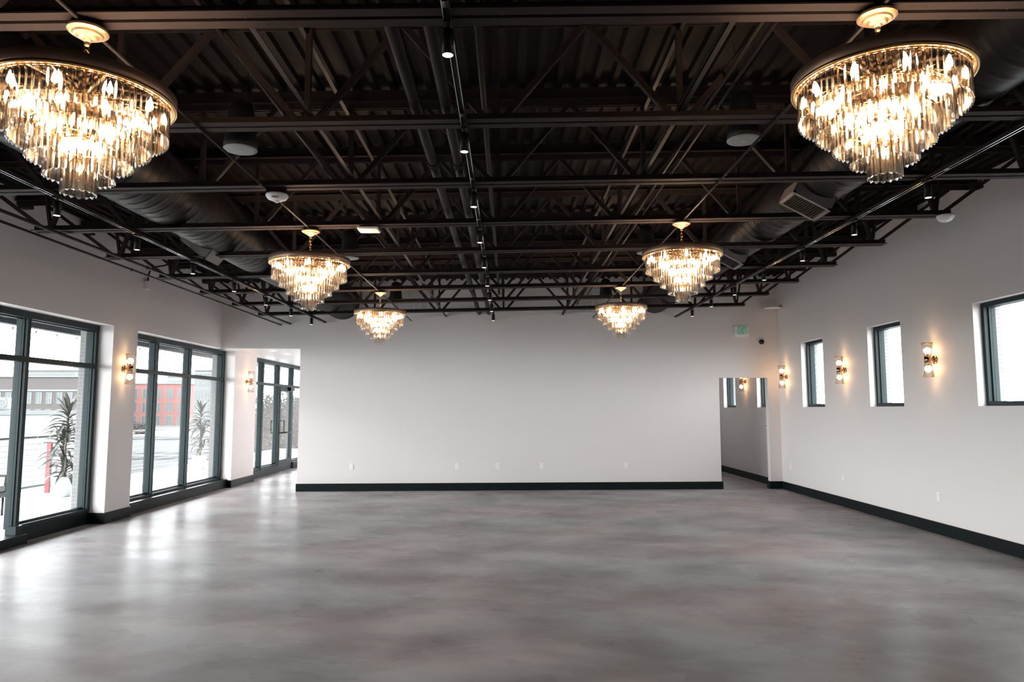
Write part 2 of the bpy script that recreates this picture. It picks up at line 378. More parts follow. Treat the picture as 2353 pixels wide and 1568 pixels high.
# ------------------------------------------------------------------ left storefront windows
def storefront(name, y0, y1, mulls, curbx, label, skip_curb=None, ztop=ZH, panes_skip=()):
    w_ = empty(name, (0, 0, 0)); structure(w_, label)
    fx0, fx1 = -6.08, -5.965
    zt = HC + 0.612
    MB().box(fx0, fx1, y0, y1, ztop - 0.085, ztop).box(fx0 - .01, fx0 + .05, y0, y1, ztop - .10, ztop - 0.085).build('head_rail', M['frame'], w_)
    MB().box(fx0, fx1 + .012, y0 + .05, y1 - .05, zt - 0.033, zt + 0.033).build('transom_rail', M['frame'], w_)
    c = MB()
    for a, b in (skip_curb or [(y0, y1)]): c.box(fx0 - .04, curbx, a, b, 0, 0.175)
    c.build('curb', M['base'], w_)
    s = MB()
    for a, b in (skip_curb or [(y0, y1)]): s.box(fx0, fx1 - .01, a, b, 0.175, 0.215).box(fx0 - .02, fx0 + .04, a, b, .215, .245)
    s.build('sill_rail', M['frame'], w_)
    ms = [y0 + .045] + list(mulls) + [y1 - .045]
    for i, m_ in enumerate(ms):
        q = MB().box(fx0, fx1 - .035, m_ - .045, m_ + .045, 0.175, ztop - .085).box(fx1 - .035, fx1, m_ - .032, m_ + .032, 0.175, ztop - .085)
        q.box(fx0 - .03, fx0, m_ - .03, m_ + .03, .175, ztop - .085)
        q.build('mullion', M['frame'], w_)
    for i in range(len(ms) - 1):
        if i in panes_skip:
            bx(-6.031, -6.025, ms[i] + .045, ms[i + 1] - .045, zt + .033, ztop - .085).build('pane', M['pane'], w_); continue
        for a, b in ((0.215, zt - .033), (zt + .033, ztop - .085)):
            bx(-6.031, -6.025, ms[i] + .045, ms[i + 1] - .045, a, b).build('pane', M['pane'], w_)
    return w_
w1 = storefront('window_1', 5.85, 10.39, [7.35, 8.87], -5.985, 'large left storefront window with potted plant behind its right pane', skip_curb=[(8.9, 10.39)])
MB().box(-6.09, -5.85, 5.85, 8.9, 0, .115).build('low_sill', M['base'], w1)
MB().box(-6.06, -5.93, 8.80, 8.92, .116, .215).build('sill_block', M['frame'], w1)
storefront('window_2', 11.07, 15.05, [12.15, 13.43], -5.845, 'large left storefront window with red building behind it')
storefront('window_3', 16.36, 23.9, [17.45, 18.66, 19.86, 21.1, 22.4], -5.91, 'storefront window and door of the vestibule', skip_curb=[(16.36, 18.70), (19.86, 23.9)], panes_skip=(2,))
storefront('window_4', 2.2, 5.25, [3.7], -5.985, 'storefront window left of the camera, out of view')
# vestibule door
dr = empty('door_1', (0, 0, 0)); structure(dr, 'dark framed glass door in the vestibule storefront')
ya, yb2 = 18.71, 19.81; zt = HC + 0.612 - .035
for a, b in ((ya, ya + .10), (yb2 - .10, yb2)): bx(-6.03, -5.955, a, b, 0.01, zt).build('stile', M['frame'], dr)
bx(-6.03, -5.955, ya + .1, yb2 - .1, zt - .12, zt).build('top_rail', M['frame'], dr)
bx(-6.03, -5.955, ya + .1, yb2 - .1, 0.01, .30).build('bottom_rail', M['frame'], dr)
bx(-5.996, -5.99, ya + .1, yb2 - .1, .30, zt - .12).build('pane', M['pane'], dr)
MB().tube([(-5.95, ya + .06, 1.32), (-5.86, ya + .09, 1.32), (-5.86, ya + .09, 1.0), (-5.95, ya + .06, 1.0)], .012, 8).build('pull_handle', M['blackmet'], dr)
MB().tube([(-5.90, ya + .05, 1.0), (-5.90, yb2 - .05, 1.0)], .014, 8).build('push_bar', M['blackmet'], dr)
bevel(bx(-5.955, -5.88, yb2 - .42, yb2 - .06, zt - .09, zt).build('door_closer', M['blackmet'], dr), .006)

# ------------------------------------------------------------------ right windows
labs = {0: 'wide high window at the right edge of the photo', 1: 'middle narrow high window between two sconces on the right wall', 2: 'narrow high window nearest the back corner on the right wall',
        3: 'narrow high hallway window cut by the right jamb of the doorway', 4: 'narrow high hallway window seen at the left side of the doorway'}
for i, (a, b) in enumerate(rw):
    w_ = empty('window_%d' % (5 + i), (0, 0, 0)); structure(w_, labs.get(i, 'high window on the right wall behind the view'))
    f0, f1 = XR + .10, XR + .24
    MB().box(f0, f1, a, b, z1w - .055, z1w).build('head_rail', M['frame'], w_)
    MB().box(f0, f1, a, b, z0w, z0w + .055).build('sill_rail', M['frame'], w_)
    for (c, d, s_) in ((a, a + .05, 1), (b - .05, b, -1)):
        q = MB().box(f0, f1, c, d, z0w + .055, z1w - .055)
        e = d if s_ > 0 else c
        q.box(f0 + .05, f0 + .075, min(e, e + .018 * s_), max(e, e + .018 * s_), z0w + .055, z1w - .055)
        q.build('jamb', M['frame'], w_)
    bx(XR + .188, XR + .194, a + .05, b - .05, z0w + .055, z1w - .055).build('pane', M['pane'], w_)
    q = MB()
    for (c, d) in ((a, a + .004), (b - .004, b)): q.box(f1, XR + .345, c, d, z0w, z1w)
    q.build('outer_reveal', M['whitebrick'], w_)

# ------------------------------------------------------------------ steel joists
JY = [3.21 + 1.266 * k for k in range(9)]
JN = -0.09; JS = 1.21
JX0, JX1 = -4.68, 4.48
def joist(Y, label):
    yr = lambda X: 0.012 * X                       # slight skew of the joists
    r = empty('steel_joist', (0, Y, 0), 0, label, 'joist', 'open web steel joists under the roof deck')
    P = lambda X, h, dy=0: (X, yr(X) + dy, CH(X) + h)
    for s in (-1, 1):                              # bottom chord: pair of angles with a gap
        m = MB()
        e0, e1 = (JX0, JX1)
        for (lo, hi, d0, d1) in ((0, .007, .013, .076), (.007, .060, .013, .020)):
            vs = [P(X, h, s * d) for X in (e0, e1) for (d, h) in ((d0, lo), (d1, lo), (d1, hi), (d0, hi))]
            m.add(vs, [(0, 1, 2, 3), (7, 6, 5, 4), (0, 4, 5, 1), (1, 5, 6, 2), (2, 6, 7, 3), (3, 7, 4, 0)])
        m.build('bottom_chord_angle', M['steel'], r)
        m = MB()
        for (lo, hi, d0, d1) in ((JD - .007, JD, .014, .064), (JD - .055, JD - .007, .014, .021)):
            vs = [P(X, h, s * d) for X in (XL + .01, XR - .01) for (d, h) in ((d0, lo), (d1, lo), (d1, hi), (d0, hi))]
            m.add(vs, [(0, 1, 2, 3), (7, 6, 5, 4), (0, 4, 5, 1), (1, 5, 6, 2), (2, 6, 7, 3), (3, 7, 4, 0)])
        m.build('top_chord_angle', M['steel'], r)
    ks = range(-3, 4)
    for k in ks:
        X = JN + JS * k
        MB().beam(P(X, .02), P(X, JD - .02), .036, .035, (0, 1, 0)).build('web_post', M['steel'], r)
        for s in (-1, 1):
            MB().beam(P(X + s * .05, .02), P(X + s * JS / 2, JD - .03), .038, .042, (0, 1, 0)).build('web_diagonal', M['steel'], r)
    for s, xe, xw, xp in ((-1, JX0 + .15, XL + .35, JN - JS * 3.5), (1, JX1 - .15, XR - .35, JN + JS * 3.5)):
        MB().beam(P(xe, .02), P(xp, JD - .03), .038, .042, (0, 1, 0)).build('web_diagonal', M['steel'], r)
        MB().beam(P(xe, .02), P(xe + .12 * s, JD - .03), .024, .036, (0, 1, 0)).build('web_post', M['steel'], r)
        MB().beam(P(xe + .05 * s, .02), P(xw, JD - .06), .034, .030, (0, 1, 0)).build('end_brace', M['steel'], r)
    # bearing seats that lift the deck
    MB().box(XL, XL + .12, -.05, .05, CH(XL) + JD - .07, CH(XL) + JD).build('bearing_seat', M['steel'], r)
    MB().box(XR - .12, XR, -.05, .05, CH(XR) + JD - .07, CH(XR) + JD).build('bearing_seat', M['steel'], r)
    m = MB(); vs = [P(X, h, d) for X in (XL + .01, XR - .01) for (d, h) in ((-.03, JD), (.03, JD), (.03, JD + .10), (-.03, JD + .10))]
    m.add(vs, [(0, 1, 2, 3), (7, 6, 5, 4), (0, 4, 5, 1), (1, 5, 6, 2), (2, 6, 7, 3), (3, 7, 4, 0)]); m.build('deck_nailer', M['steel'], r)
jn = ['first black open web steel joist, nearest the camera at the top edge', 'second black steel joist from the camera, behind the two big chandeliers',
      'third black steel joist from the camera, carrying the round FIRE device', 'fourth black steel joist from the camera, carrying the middle pair of chandeliers',
      'fifth black steel joist from the camera, one beyond the middle chandelier canopies', 'sixth black steel joist from the camera, halfway to the back wall',
      'seventh black steel joist from the camera, carrying the far pair of chandeliers', 'eighth black steel joist from the camera, second from the back wall',
      'last black steel joist, nearest the back wall']
for Y, l in zip(JY, jn): joist(Y, l)

# bridging angles, one run each
def angle_run(name, X, h, label, cat='bridging', wd=.035, y1=None):
    y1 = y1 or YB(X)
    z = CH(X) + h
    o = MB().box(X - wd / 2, X + wd / 2, 0.5, y1, z, z + .005).box(X - wd / 2, X - wd / 2 + .005, 0.5, y1, z, z + .04).build(name, M['pipe'])
    tag(o, label, cat)
angle_run('bridging_angle', -1.27, .056, 'long steel bridging angle over the bottom chords, left of the middle track')
angle_run('bridging_angle', 1.12, .056, 'long steel bridging angle over the bottom chords, right of the middle track')
angle_run('bridging_angle', -1.33, JD - .10, 'upper steel bridging angle under the roof deck, left of the middle track')
angle_run('bridging_angle', 1.13, JD - .10, 'upper steel bridging angle under the roof deck, right of the middle track')
def pipe(name, X, z, r, label, y0=0.5, y1=None, m='pipe', n=14, joints=True, cat='pipe'):
    y1 = y1 or YB(X)
    t = empty(name, (X, y0, z), 0, label, cat)
    MB().tube([(0, 0, 0), (0, y1 - y0, 0)], r, n).build('pipe_run', M[m], t)
    if joints:
        yy = y0 + 2.0
        while yy < y1 - .3:
            MB().tube([(0, yy - y0 - r * 1.1, 0), (0, yy - y0 + r * 1.1, 0)], r * 1.22, n).build('coupling', M[m], t)
            yy += 3.05
    return t
pipe('vent_pipe', -0.60, HC + 1.96, .040, 'thick black pipe left of the middle track, outer of two')
pipe('vent_pipe', -0.40, HC + 1.96, .040, 'thick black pipe left of the middle track, inner of two')
pipe('conduit_pipe', -0.19, HC + 2.36, .024, 'thinner black pipe high under the deck beside the middle track')
pipe('electrical_conduit', -1.98, CH(-1.98) - .010, .0095, 'thin conduit running over the three left chandeliers', m='pipe', cat='conduit')
pipe('electrical_conduit', 1.745, CH(1.745) - .010, .0095, 'thin conduit running over the three right chandeliers', m='pipe', cat='conduit')
pipe('sprinkler_pipe', -4.40, CH(-4.4) - .035, .017, 'thin black pipe along the left wall, inner of two', cat='pipe')
pipe('sprinkler_pipe', -4.59, CH(-4.6) - .055, .014, 'thin black pipe along the left wall, outer of two', cat='pipe')
pipe('cable_conduit', -1.86, CH(-1.86) + .62, .013, 'thin dark conduit high between the left duct and the bridging', cat='conduit', joints=False)
pipe('cable_conduit', 1.42, CH(1.42) + .28, .012, 'dark conduit right of the right bridging angle, lower one', cat='conduit', joints=False)
pipe('cable_conduit', 1.62, CH(1.62) + .45, .012, 'dark conduit right of the right bridging angle, upper one', cat='conduit', joints=False)

# spiral ducts
def duct(X, z, R, y0, y1, label, regs):
    t = empty('spiral_duct', (X, y0, z), 0, label, 'duct')
    step = 0.0185; N = int((y1 - y0) / step); n = 40; pitch = 0.148
    vs = []; fs = []
    for i in range(N + 1):
        yy = (y1 - y0) * i / N
        for k in range(n):
            a = 2 * PI * k / n; ph = (yy / pitch - k / n) % 1.0
            r = R + (0.006 if ph < 0.13 else 0)
            vs.append((r * math.cos(a), yy, r * math.sin(a)))
    for i in range(N):
        for k in range(n):
            k2 = (k + 1) % n; fs.append((i * n + k, i * n + k2, (i + 1) * n + k2, (i + 1) * n + k))
    MB().add(vs, fs, True).build('duct_body', M['duct'], t)
    for (yy, ang) in regs:       # side registers
        g = empty('register', (0, yy - y0, 0), 0); g.parent = t; g.rotation_euler = (0, ang, 0)
        a_, h_ = .20, .19
        f = MB()
        f.box(-a_, a_, -h_ - .0, -h_ + .035, -R - .075, -R - .055).box(-a_, a_, h_ - .035, h_, -R - .075, -R - .055)
        f.box(-a_, -a_ + .035, -h_, h_, -R - .075, -R - .055).box(a_ - .035, a_, -h_, h_, -R - .075, -R - .055)
        f.box(-a_, a_, -h_, -h_ + .006, -R - .055, -R + .12).box(-a_, a_, h_ - .006, h_, -R - .055, -R + .12)
        f.box(-a_, -a_ + .006, -h_, h_, -R - .055, -R + .12).box(a_ - .006, a_, -h_, h_, -R - .055, -R + .12)
        f.build('register_frame', M['grille'], g)
        sl = MB()
        for q in range(14):
            xx = -a_ + .05 + q * (2 * a_ - .1) / 13; sl.box(xx - .003, xx + .003, -h_ + .035, h_ - .035, -R - .07, -R - .03)
        o = sl.build('louvre_slats', M['slot'], g); o['kind'] = 'stuff'
        bx(-a_ + .01, a_ - .01, -h_ + .01, h_ - .01, -R - .03, -R - .025).build('damper', M['spkbody'], g)
    return t
duct(-3.36, HC + 2.14, .335, 0.6, YB(-3.36), 'large black spiral duct on the left side of the ceiling', [(8.2, math.radians(38))])
duct(3.04, HC + 2.28, .30, 0.6, YB(3.04), 'large black spiral duct on the right side of the ceiling', [(6.75, math.radians(28)), (9.25, math.radians(28))])

# ------------------------------------------------------------------ track lighting
def track(X, label):
    t = empty('light_track', (X, 0.6, CH(X) - .020), 0, label, 'track')
    L = YB(X) - 0.6 - 0.02
    m = MB().box(-.018, -.013, 0, L, -.016, .018).box(.013, .018, 0, L, -.016, .018).box(-.018, .018, 0, L, .012, .018)
    m.build('track_channel', M['pipe'], t)
    for s in (-1, 1): bx(s * .0155 - .0022, s * .0155 + .0022, 0.005, L - .005, -.0185, -.0165).build('conductor', M['chrome'], t)
    yy = 1.2
    while yy < L - .2:
        bx(-.0125, .0125, yy, yy + .05, -.0135, -.006).build('track_joiner', M['chrome'], t); yy += 1.22
def head(X, Y, label, group):
    t = empty('track_spotlight', (X, Y, CH(X) - .036), 0, label, 'spotlight', group)
    bx(-.017, .017, -.05, .05, -.012, .0).build('track_adapter', M['blackmet'], t)
    MB().tube([(0, 0, -.012), (0, 0, -.026)], .009, 8).build('swivel', M['chrome'], t)
    MB().lathe([(.0, -.026), (.027, -.026), (.0285, -.030), (.0285, -.150), (.0255, -.150), (.0240, -.140)], 24).build('lamp_body', M['blackmet'], t)
    MB().lathe([(.0, -.1475), (.0245, -.1475), (.0250, -.1495)], 24).build('lens', M['spot'], t)
    l = bpy.data.lights.new('spot', 'SPOT'); l.energy = 3.0; l.color = (1, .72, .5); l.spot_size = math.radians(46); l.spot_blend = .6; l.shadow_soft_size = .02
    lo = bpy.data.objects.new('spot_beam', l); COL.objects.link(lo); lo.parent = t; lo.location = (0, 0, -.155)
    return t
ordn = ['first', 'second', 'third', 'fourth', 'fifth', 'sixth', 'seventh', 'eighth', 'ninth']
track(-0.285, 'black light track down the middle of the ceiling')
track(-3.70, 'black light track along the left side of the ceiling')
track(3.47, 'black light track along the right side of the ceiling')
for k, Y in enumerate(JY):
    w_ = ordn[k] if k < 8 else 'last'
    head(-0.285, Y, '%s black cylinder spotlight from the camera on the middle track' % w_, 'spotlights on the middle track')
    if k >= 2:
        w_ = ordn[k - 2] if k < 8 else 'last'
        head(-3.70, Y, '%s black cylinder spotlight in view on the left track' % w_, 'spotlights on the left track')
        head(3.47, Y, '%s black cylinder spotlight in view on the right track' % w_, 'spotlights on the right track')

# ------------------------------------------------------------------ pendant speakers
def speaker(X, Y, zr, label):
    t = empty('pendant_speaker', (X, Y, HC + zr), 0, label, 'speaker', 'black pendant speakers')
    MB().lathe([(.0, .36), (.045, .36), (.075, .34), (.095, .26), (.118, .04), (.120, .0), (.112, -.004)], 36).build('speaker_body', M['spkbody'], t)
    MB().lathe([(.0, -.010), (.09, -.008), (.1185, -.004), (.1195, .002)], 36).build('speaker_grille', M['spk'], t)
    bx(-.014, .014, -.003, .003, -.013, -.010).build('badge', M['white'], t)
    h = DK(X) - HC - zr
    for s in (-1, 1): MB().tube([(s * .02, 0, .355), (s * .05, 0, h)], .0015, 5).build('hanging_cable', M['blackmet'], t)
speaker(-1.97, 5.10, 1.90, 'black bell speaker hanging near the big left chandelier')
speaker(1.72, 5.05, 1.96, 'black bell speaker hanging left of the big right chandelier')
speaker(-2.02, 8.95, 1.91, 'black bell speaker behind the middle left chandelier')
speaker(1.76, 8.95, 1.98, 'black bell speaker behind the middle right chandelier')
speaker(-2.03, 12.75, 1.92, 'black bell speaker above the far left chandelier')
speaker(1.76, 12.75, 1.98, 'black bell speaker above the far right chandelier')

# ------------------------------------------------------------------ chandeliers
def crystal_mesh():
    L_, w_, d_ = .155, .0140, .0095
    ring = [(-w_, d_ * .4), (w_, d_ * .4), (w_ * .55, -d_ * .25), (0, -d_), (-w_ * .55, -d_ * .25)]
    ring = [(-w_, 0), (-w_ * .55, d_ * .55), (w_ * .55, d_ * .55), (w_, 0), (0, -d_)]
    n = 5
    vs = [(x * .55, y * .55, 0) for x, y in ring] + [(x, y, -.008) for x, y in ring] + [(x, y, -L_ + .010) for x, y in ring] + [(0, .004, -L_)]
    fs = [tuple(range(n))]
    for j in (0, 1):
        for i in range(n): fs.append((j * n + i, j * n + n + i, j * n + n + (i + 1) % n, j * n + (i + 1) % n))
    for i in range(n): fs.append((2 * n + i, 3 * n, 2 * n + (i + 1) % n))
    return MB().add(vs, fs).mesh('crystal', M['crystal'])
CM = crystal_mesh()
def bulb_mesh(m):
    return MB().lathe([(.0005, .058), (.004, .050), (.009, .034), (.0125, .018), (.011, .006), (.007, 0)], 12).mesh('bulb', m)
BM = bulb_mesh(M['bulb'])
SM = MB().lathe([(.0, 0), (.0085, 0), (.0085, -.03), (.006, -.035), (.0, -.035)], 10).mesh('bulb_socket', M['gold'])
LINK = MB().add(*(lambda: (
    [(math.cos(t) * .011 * (1 if True else 0) + math.cos(t) * .0025 * math.cos(q), .0025 * math.sin(q), (.013 if math.sin(t) > 0 else -.013) + math.sin(t) * (.011 + .0025 * math.cos(q)))
     for t in [2 * PI * (i + .5) / 16 for i in range(16)] for q in [2 * PI * j / 6 for j in range(6)]],
    [(i * 6 + j, i * 6 + (j + 1) % 6, ((i + 1) % 16) * 6 + (j + 1) % 6, ((i + 1) % 16) * 6 + j) for i in range(16) for j in range(6)]))(), True).mesh('chain_link', M['goldbright'])
def make_chandelier():
    t = empty('chandelier', (0, 0, 0))
    MB().lathe([(.0, .0), (.083, .0), (.088, -.006), (.088, -.015), (.078, -.022), (.067, -.024), (.062, -.032), (.048, -.036), (.038, -.046), (.022, -.052), (.017, -.060), (.012, -.064), (.012, -.080), (.0, -.082)], 40).build('canopy', M['gold'], t).modifiers.new('split', 'EDGE_SPLIT').split_angle = math.radians(24)
    MB().tube([(-.05, 0, .0), (.05, 0, 0)], .001, 4)
    bevel(bx(-.055, .055, -.05, .05, 0.0, .025).build('junction_box', M['blackmet'], t), .004)
    nlink = 7; ztop = -.082; zb = -.300
    for i in range(nlink):
        obj('chain_link', LINK, t, (0, 0, ztop - .012 - (ztop - zb) * (i / nlink)), (0, 0, PI / 2 * (i % 2)))
    MB().tube([(0, 0, -.27), (0, 0, -.66)], .008, 8).build('centre_stem', M['gold'], t)
    # rim band: wide hoop with a thin lip ring below
    MB().lathe([(.376, -.288), (.390, -.286), (.393, -.290), (.3925, -.333), (.389, -.338), (.376, -.338), (.3765, -.310)], 96, closed=True).build('rim_band', M['rim'], t)
    MB().lathe([(.372, -.341), (.393, -.341), (.3935, -.349), (.387, -.352), (.372, -.350)], 96, closed=True).build('lip_ring', M['goldbright'], t)
    for k in range(6):
        a = 2 * PI * k / 6 + .3
        MB().beam((0, 0, -.315), (.378 * math.cos(a), .378 * math.sin(a), -.315), .010, .008).build('support_arm', M['gold'], t)
    tiers = ((.360, 75, -.348), (.286, 59, -.422), (.215, 45, -.496), (.143, 30, -.570), (.071, 15, -.642))
    for ti, (R_, n_, z_) in enumerate(tiers):
        rg = MB().lathe([(R_ - .004, z_ + .004), (R_ + .004, z_ + .004), (R_ + .004, z_ - .002), (R_ - .004, z_ - .002)], 72 if R_ > .2 else 40, closed=True)
        for k in range(4):
            a = PI / 2 * k + .2 + ti * .3
            rg.beam((0, 0, z_), (R_ * math.cos(a), R_ * math.sin(a), z_), .006, .004)
        rg = rg.build('tier_ring', M['goldbright'], t)
        for k in range(n_):
            a = 2 * PI * k / n_
            o = obj('crystal', CM, rg, (R_ * math.cos(a), R_ * math.sin(a), z_ - .002), (0, 0, a - PI / 2))
    for (R_, n_, z_, ph) in ((.300, 9, -.400, 0), (.215, 7, -.455, .3), (.135, 6, -.530, .1), (.075, 4, -.610, .5), (.0, 1, -.690, 0)):
        for k in range(n_):
            a = 2 * PI * k / n_ + ph
            s_ = obj('bulb_socket', SM, t, (R_ * math.cos(a), R_ * math.sin(a), z_))
            obj('bulb', BM, s_, (0, 0, 0))
    return t
proto = make_chandelier()
cl = [(-1.975, JY[0], 'large lit crystal chandelier cut off by the upper left edge'), (1.745, JY[0], 'large lit crystal chandelier in the upper right corner'),
      (-1.975, JY[3], 'mid-distance lit crystal chandelier on the left, second of its row'), (1.735, JY[3], 'mid-distance lit crystal chandelier on the right, second of its row'),
      (-1.955, JY[6], 'farthest lit crystal chandelier on the left, nearest the back wall'), (1.725, JY[6], 'farthest lit crystal chandelier on the right, nearest the back wall')]
for i, (X, Y, l) in enumerate(cl):
    c = proto if i == 0 else copy_tree(proto)
    c.location = (X, Y, CH(X) - .026); c.rotation_euler = (0, 0, i * .37)
    tag(c, l, 'chandelier', 'five tier crystal chandeliers')

# ------------------------------------------------------------------ wall sconces
def make_sconce():
    t = empty('wall_sconce', (0, 0, 0))       # wall plane x = 0, room towards -x
    MB().lathe([(.0, -.022), (.050, -.022), (.056, -.016), (.056, 0)], 36, axis='x').build('backplate', M['copper'], t)
    MB().tube([(-.02, 0, 0), (-.085, 0, 0)], .014, 12).build('arm', M['copper'], t)
    MB().lathe([(.0, -.045), (.043, -.045), (.043, .045), (.0, .045)], 36, c=(-.100, 0, 0)).build('centre_sleeve', M['copper'], t)
    for s in (1, -1):
        g = MB().lathe([(.042, s * .047), (.044, s * .06), (.050, s * .11), (.060, s * .18), (.068, s * .226), (.065, s * .226), (.057, s * .18), (.046, s * .11), (.039, s * .047)], 96, c=(-.100, 0, 0), flute=24, famp=.022)
        g.build('glass_shade', M['sconce_glass'], t)
        MB().lathe([(.066, s * .224), (.0685, s * .226), (.0665, s * .229)], 48, c=(-.100, 0, 0), closed=True).build('shade_rim', M['sconce_glass'], t)
        so = MB().tube([(-.100, 0, s * .045), (-.100, 0, s * .085)], .014, 12).build('lamp_socket', M['copper'], t)
        MB().lathe([(.012, s * .080), (.024, s * .096), (.030, s * .118), (.027, s * .142), (.015, s * .158), (.0005, s * .162)], 18, c=(-.100, 0, 0)).build('bulb', M['sbulb'], so)
    return t
sc0 = make_sconce()
scs = [(XR, 9.37, HC + .645, 0, 'lit glass sconce on the right wall between the wide window and the middle window'),
       (XR, 11.90, HC + .645, 0, 'lit glass sconce on the right wall between the two narrow windows'),
       (XR, 14.42, HC + .645, 0, 'lit glass sconce on the right wall in the back corner'),
       (XR, 16.95, HC + .645, 0, 'lit glass sconce in the hallway seen through the doorway'),
       (XL, 10.70, HC + .595, PI, 'lit glass sconce on the pier between the two big left windows'),
       (XL, 15.75, HC + .595, PI, 'lit glass sconce on the left pier beside the vestibule opening')]
for i, (X, Y, Z, rz, l) in enumerate(scs):
    c = sc0 if i == 0 else copy_tree(sc0)
    c.location = (X, Y, Z); c.rotation_euler = (0, 0, rz); tag(c, l, 'sconce', 'copper and ribbed glass wall sconces')

# ------------------------------------------------------------------ outlets, switches and wall devices
def outlet(loc, rz, label, quad=False, cat='outlet'):
    t = empty('wall_outlet', loc, rz, label, cat, 'white wall outlets')    # faces -y locally
    ww = .036 if not quad else .040
    bevel(bx(-ww, ww, -.006, 0, -.06, .06).build('cover_plate', M['white'], t), .003)
    for s in (-1, 1):
        xs = (0,) if not quad else (-.014, .014)
        r = bevel(bx(-.017 if not quad else -.028, .017 if not quad else .028, -.0085, -.006, s * .025 - .018, s * .025 + .018).build('receptacle', M['white'], t), .002)
        for x_ in xs:
            MB().box(x_ - .008, x_ - .006, -.0092, -.0084, s * .025 - .004, s * .025 + .006).box(x_ + .006, x_ + .008, -.0092, -.0084, s * .025 - .004, s * .025 + .006).box(x_ - .002, x_ + .002, -.0092, -.0084, s * .025 - .012, s * .025 - .008).build('socket_slots', M['slot'], r)
    return t
for px, py, q, l in ((808, 1072.5, 0, 'leftmost white outlet low on the back wall'), (1050, 1072, 0, 'second white outlet from the left low on the back wall'),
                     (1144, 1071.5, 1, 'white outlet low on the middle of the back wall with two socket pairs'), (1245, 1071, 0, 'fourth white outlet from the left low on the back wall'),
                     (1438, 1069.5, 0, 'rightmost white outlet low on the back wall')):
    X = (px - 1168) * 14.45 / 1640
    P_ = at(px, py, YB(X))
    outlet(bw(P_.x, 0, P_.z), math.atan(.0465), l, q)
for px, py, l in ((1817, 1071, 'white outlet on the right wall nearest the back corner'), (1938, 1097, 'white outlet on the right wall under the middle sconce'),
                  (2157, 1142, 'white outlet on the right wall nearest the camera'), (1725, 1052, 'white outlet in the hallway seen through the doorway')):
    s_ = 5.635 * 1640 / (px - 1168); P_ = at(px, py, s_ + .1)
    P_ = at(px, py, (s_ + .1) * XR / P_.x)
    outlet((XR, P_.y, P_.z), -PI / 2, l)
# light switches on the doorway jamb
t = empty('light_switch', bw(xc, .08, 1.28), -PI / 2, 'small switch plate on the right jamb of the doorway', 'switch')
bevel(bx(-.036, .036, -.006, 0, -.06, .06).build('cover_plate', M['white'], t), .003)
bx(-.008, .008, -.012, -.006, -.012, .012).build('toggle', M['slot'], t)

# exit sign
P_ = at(1703.5, 762, YB(4.7)); sgn = empty('exit_sign', bw(P_.x, 0, P_.z), math.atan(.0465), 'white exit sign with green letters above the doorway', 'sign')
bevel(bx(-.155, .155, -.045, 0, -.105, .105).build('sign_housing', M['white'], sgn), .008)
tm = text_mesh('EXIT', .205, .003, 'lettering', M['green'])
o = obj('lettering', tm, sgn, (0.002, -.048, .004), (PI / 2, 0, 0)); o.scale = (.46, 1.0, 1)
for s in (-1, 1):
    MB().beam((s * .118, -.048, .03), (s * .140, -.048, .005), .004, .011, (0, 1, 0)).beam((s * .140, -.048, .005), (s * .118, -.048, -.02), .004, .011, (0, 1, 0)).build('chevron', M['green'], sgn)
MB().lathe([(.0, -.049), (.006, -.048), (.006, -.045)], 10, axis='y', c=(.02, 0, -.085)).build('indicator_lamp', M['redled'], sgn)
# dome camera
P_ = at(1750, 786, YB(5.1)); t = empty('dome_camera', bw(P_.x, 0, P_.z), math.atan(.0465), 'small black dome camera right of the exit sign', 'camera')
MB().lathe([(.052, 0), (.054, -.02), (.050, -.03)], 28, axis='y').build('camera_base', M['blackmet'], t)
MB().lathe([(.046, -.03), (.044, -.045), (.034, -.062), (.018, -.072), (.0, -.075)], 28, axis='y').build('dome', mat('smoked_dome', (.01, .01, .012), .06), t)
# white louvred grilles high on the back wall, partly hidden by joists
def grille(x0, x1, z0, z1, label):
    t = empty('return_grille', bw((x0 + x1) / 2, 0, (z0 + z1) / 2), math.atan(.0465), label, 'grille', 'louvred grilles high on the back wall')
    a = (x1 - x0) / 2; b = (z1 - z0) / 2
    MB().box(-a, a, -.02, 0, b - .02, b).box(-a, a, -.02, 0, -b, -b + .02).box(-a, -a + .02, -.02, 0, -b, b).box(a - .02, a, -.02, 0, -b, b).build('grille_frame', M['louvre'], t)
    for k in range(1, 6): bx(-a + 2 * a * k / 6 - .008, -a + 2 * a * k / 6 + .008, -.022, -.002, -b + .02, b - .02).build('grille_bar', M['wall'], t)
    for k in range(12):
        z = -b + .035 + k * (2 * b - .07) / 11
        MB().add([(-a + .02, -.016, z - .025), (a - .02, -.016, z - .025), (a - .02, -.003, z + .022), (-a + .02, -.003, z + .022), (-a + .02, -.018, z - .024), (a - .02, -.018, z - .024), (a - .02, -.005, z + .023), (-a + .02, -.005, z + .023)],
                 [(0, 1, 2, 3), (7, 6, 5, 4), (0, 4, 5, 1), (2, 6, 7, 3)]).build('slat', M['louvre'], t)
grille(-2.36, -1.50, HC + 1.98, HC + 2.50, 'white louvred grille high on the back wall left of the middle pipes')
grille(1.34, 2.16, HC + 1.98, HC + 2.50, 'white louvred grille high on the back wall behind the right chandeliers')
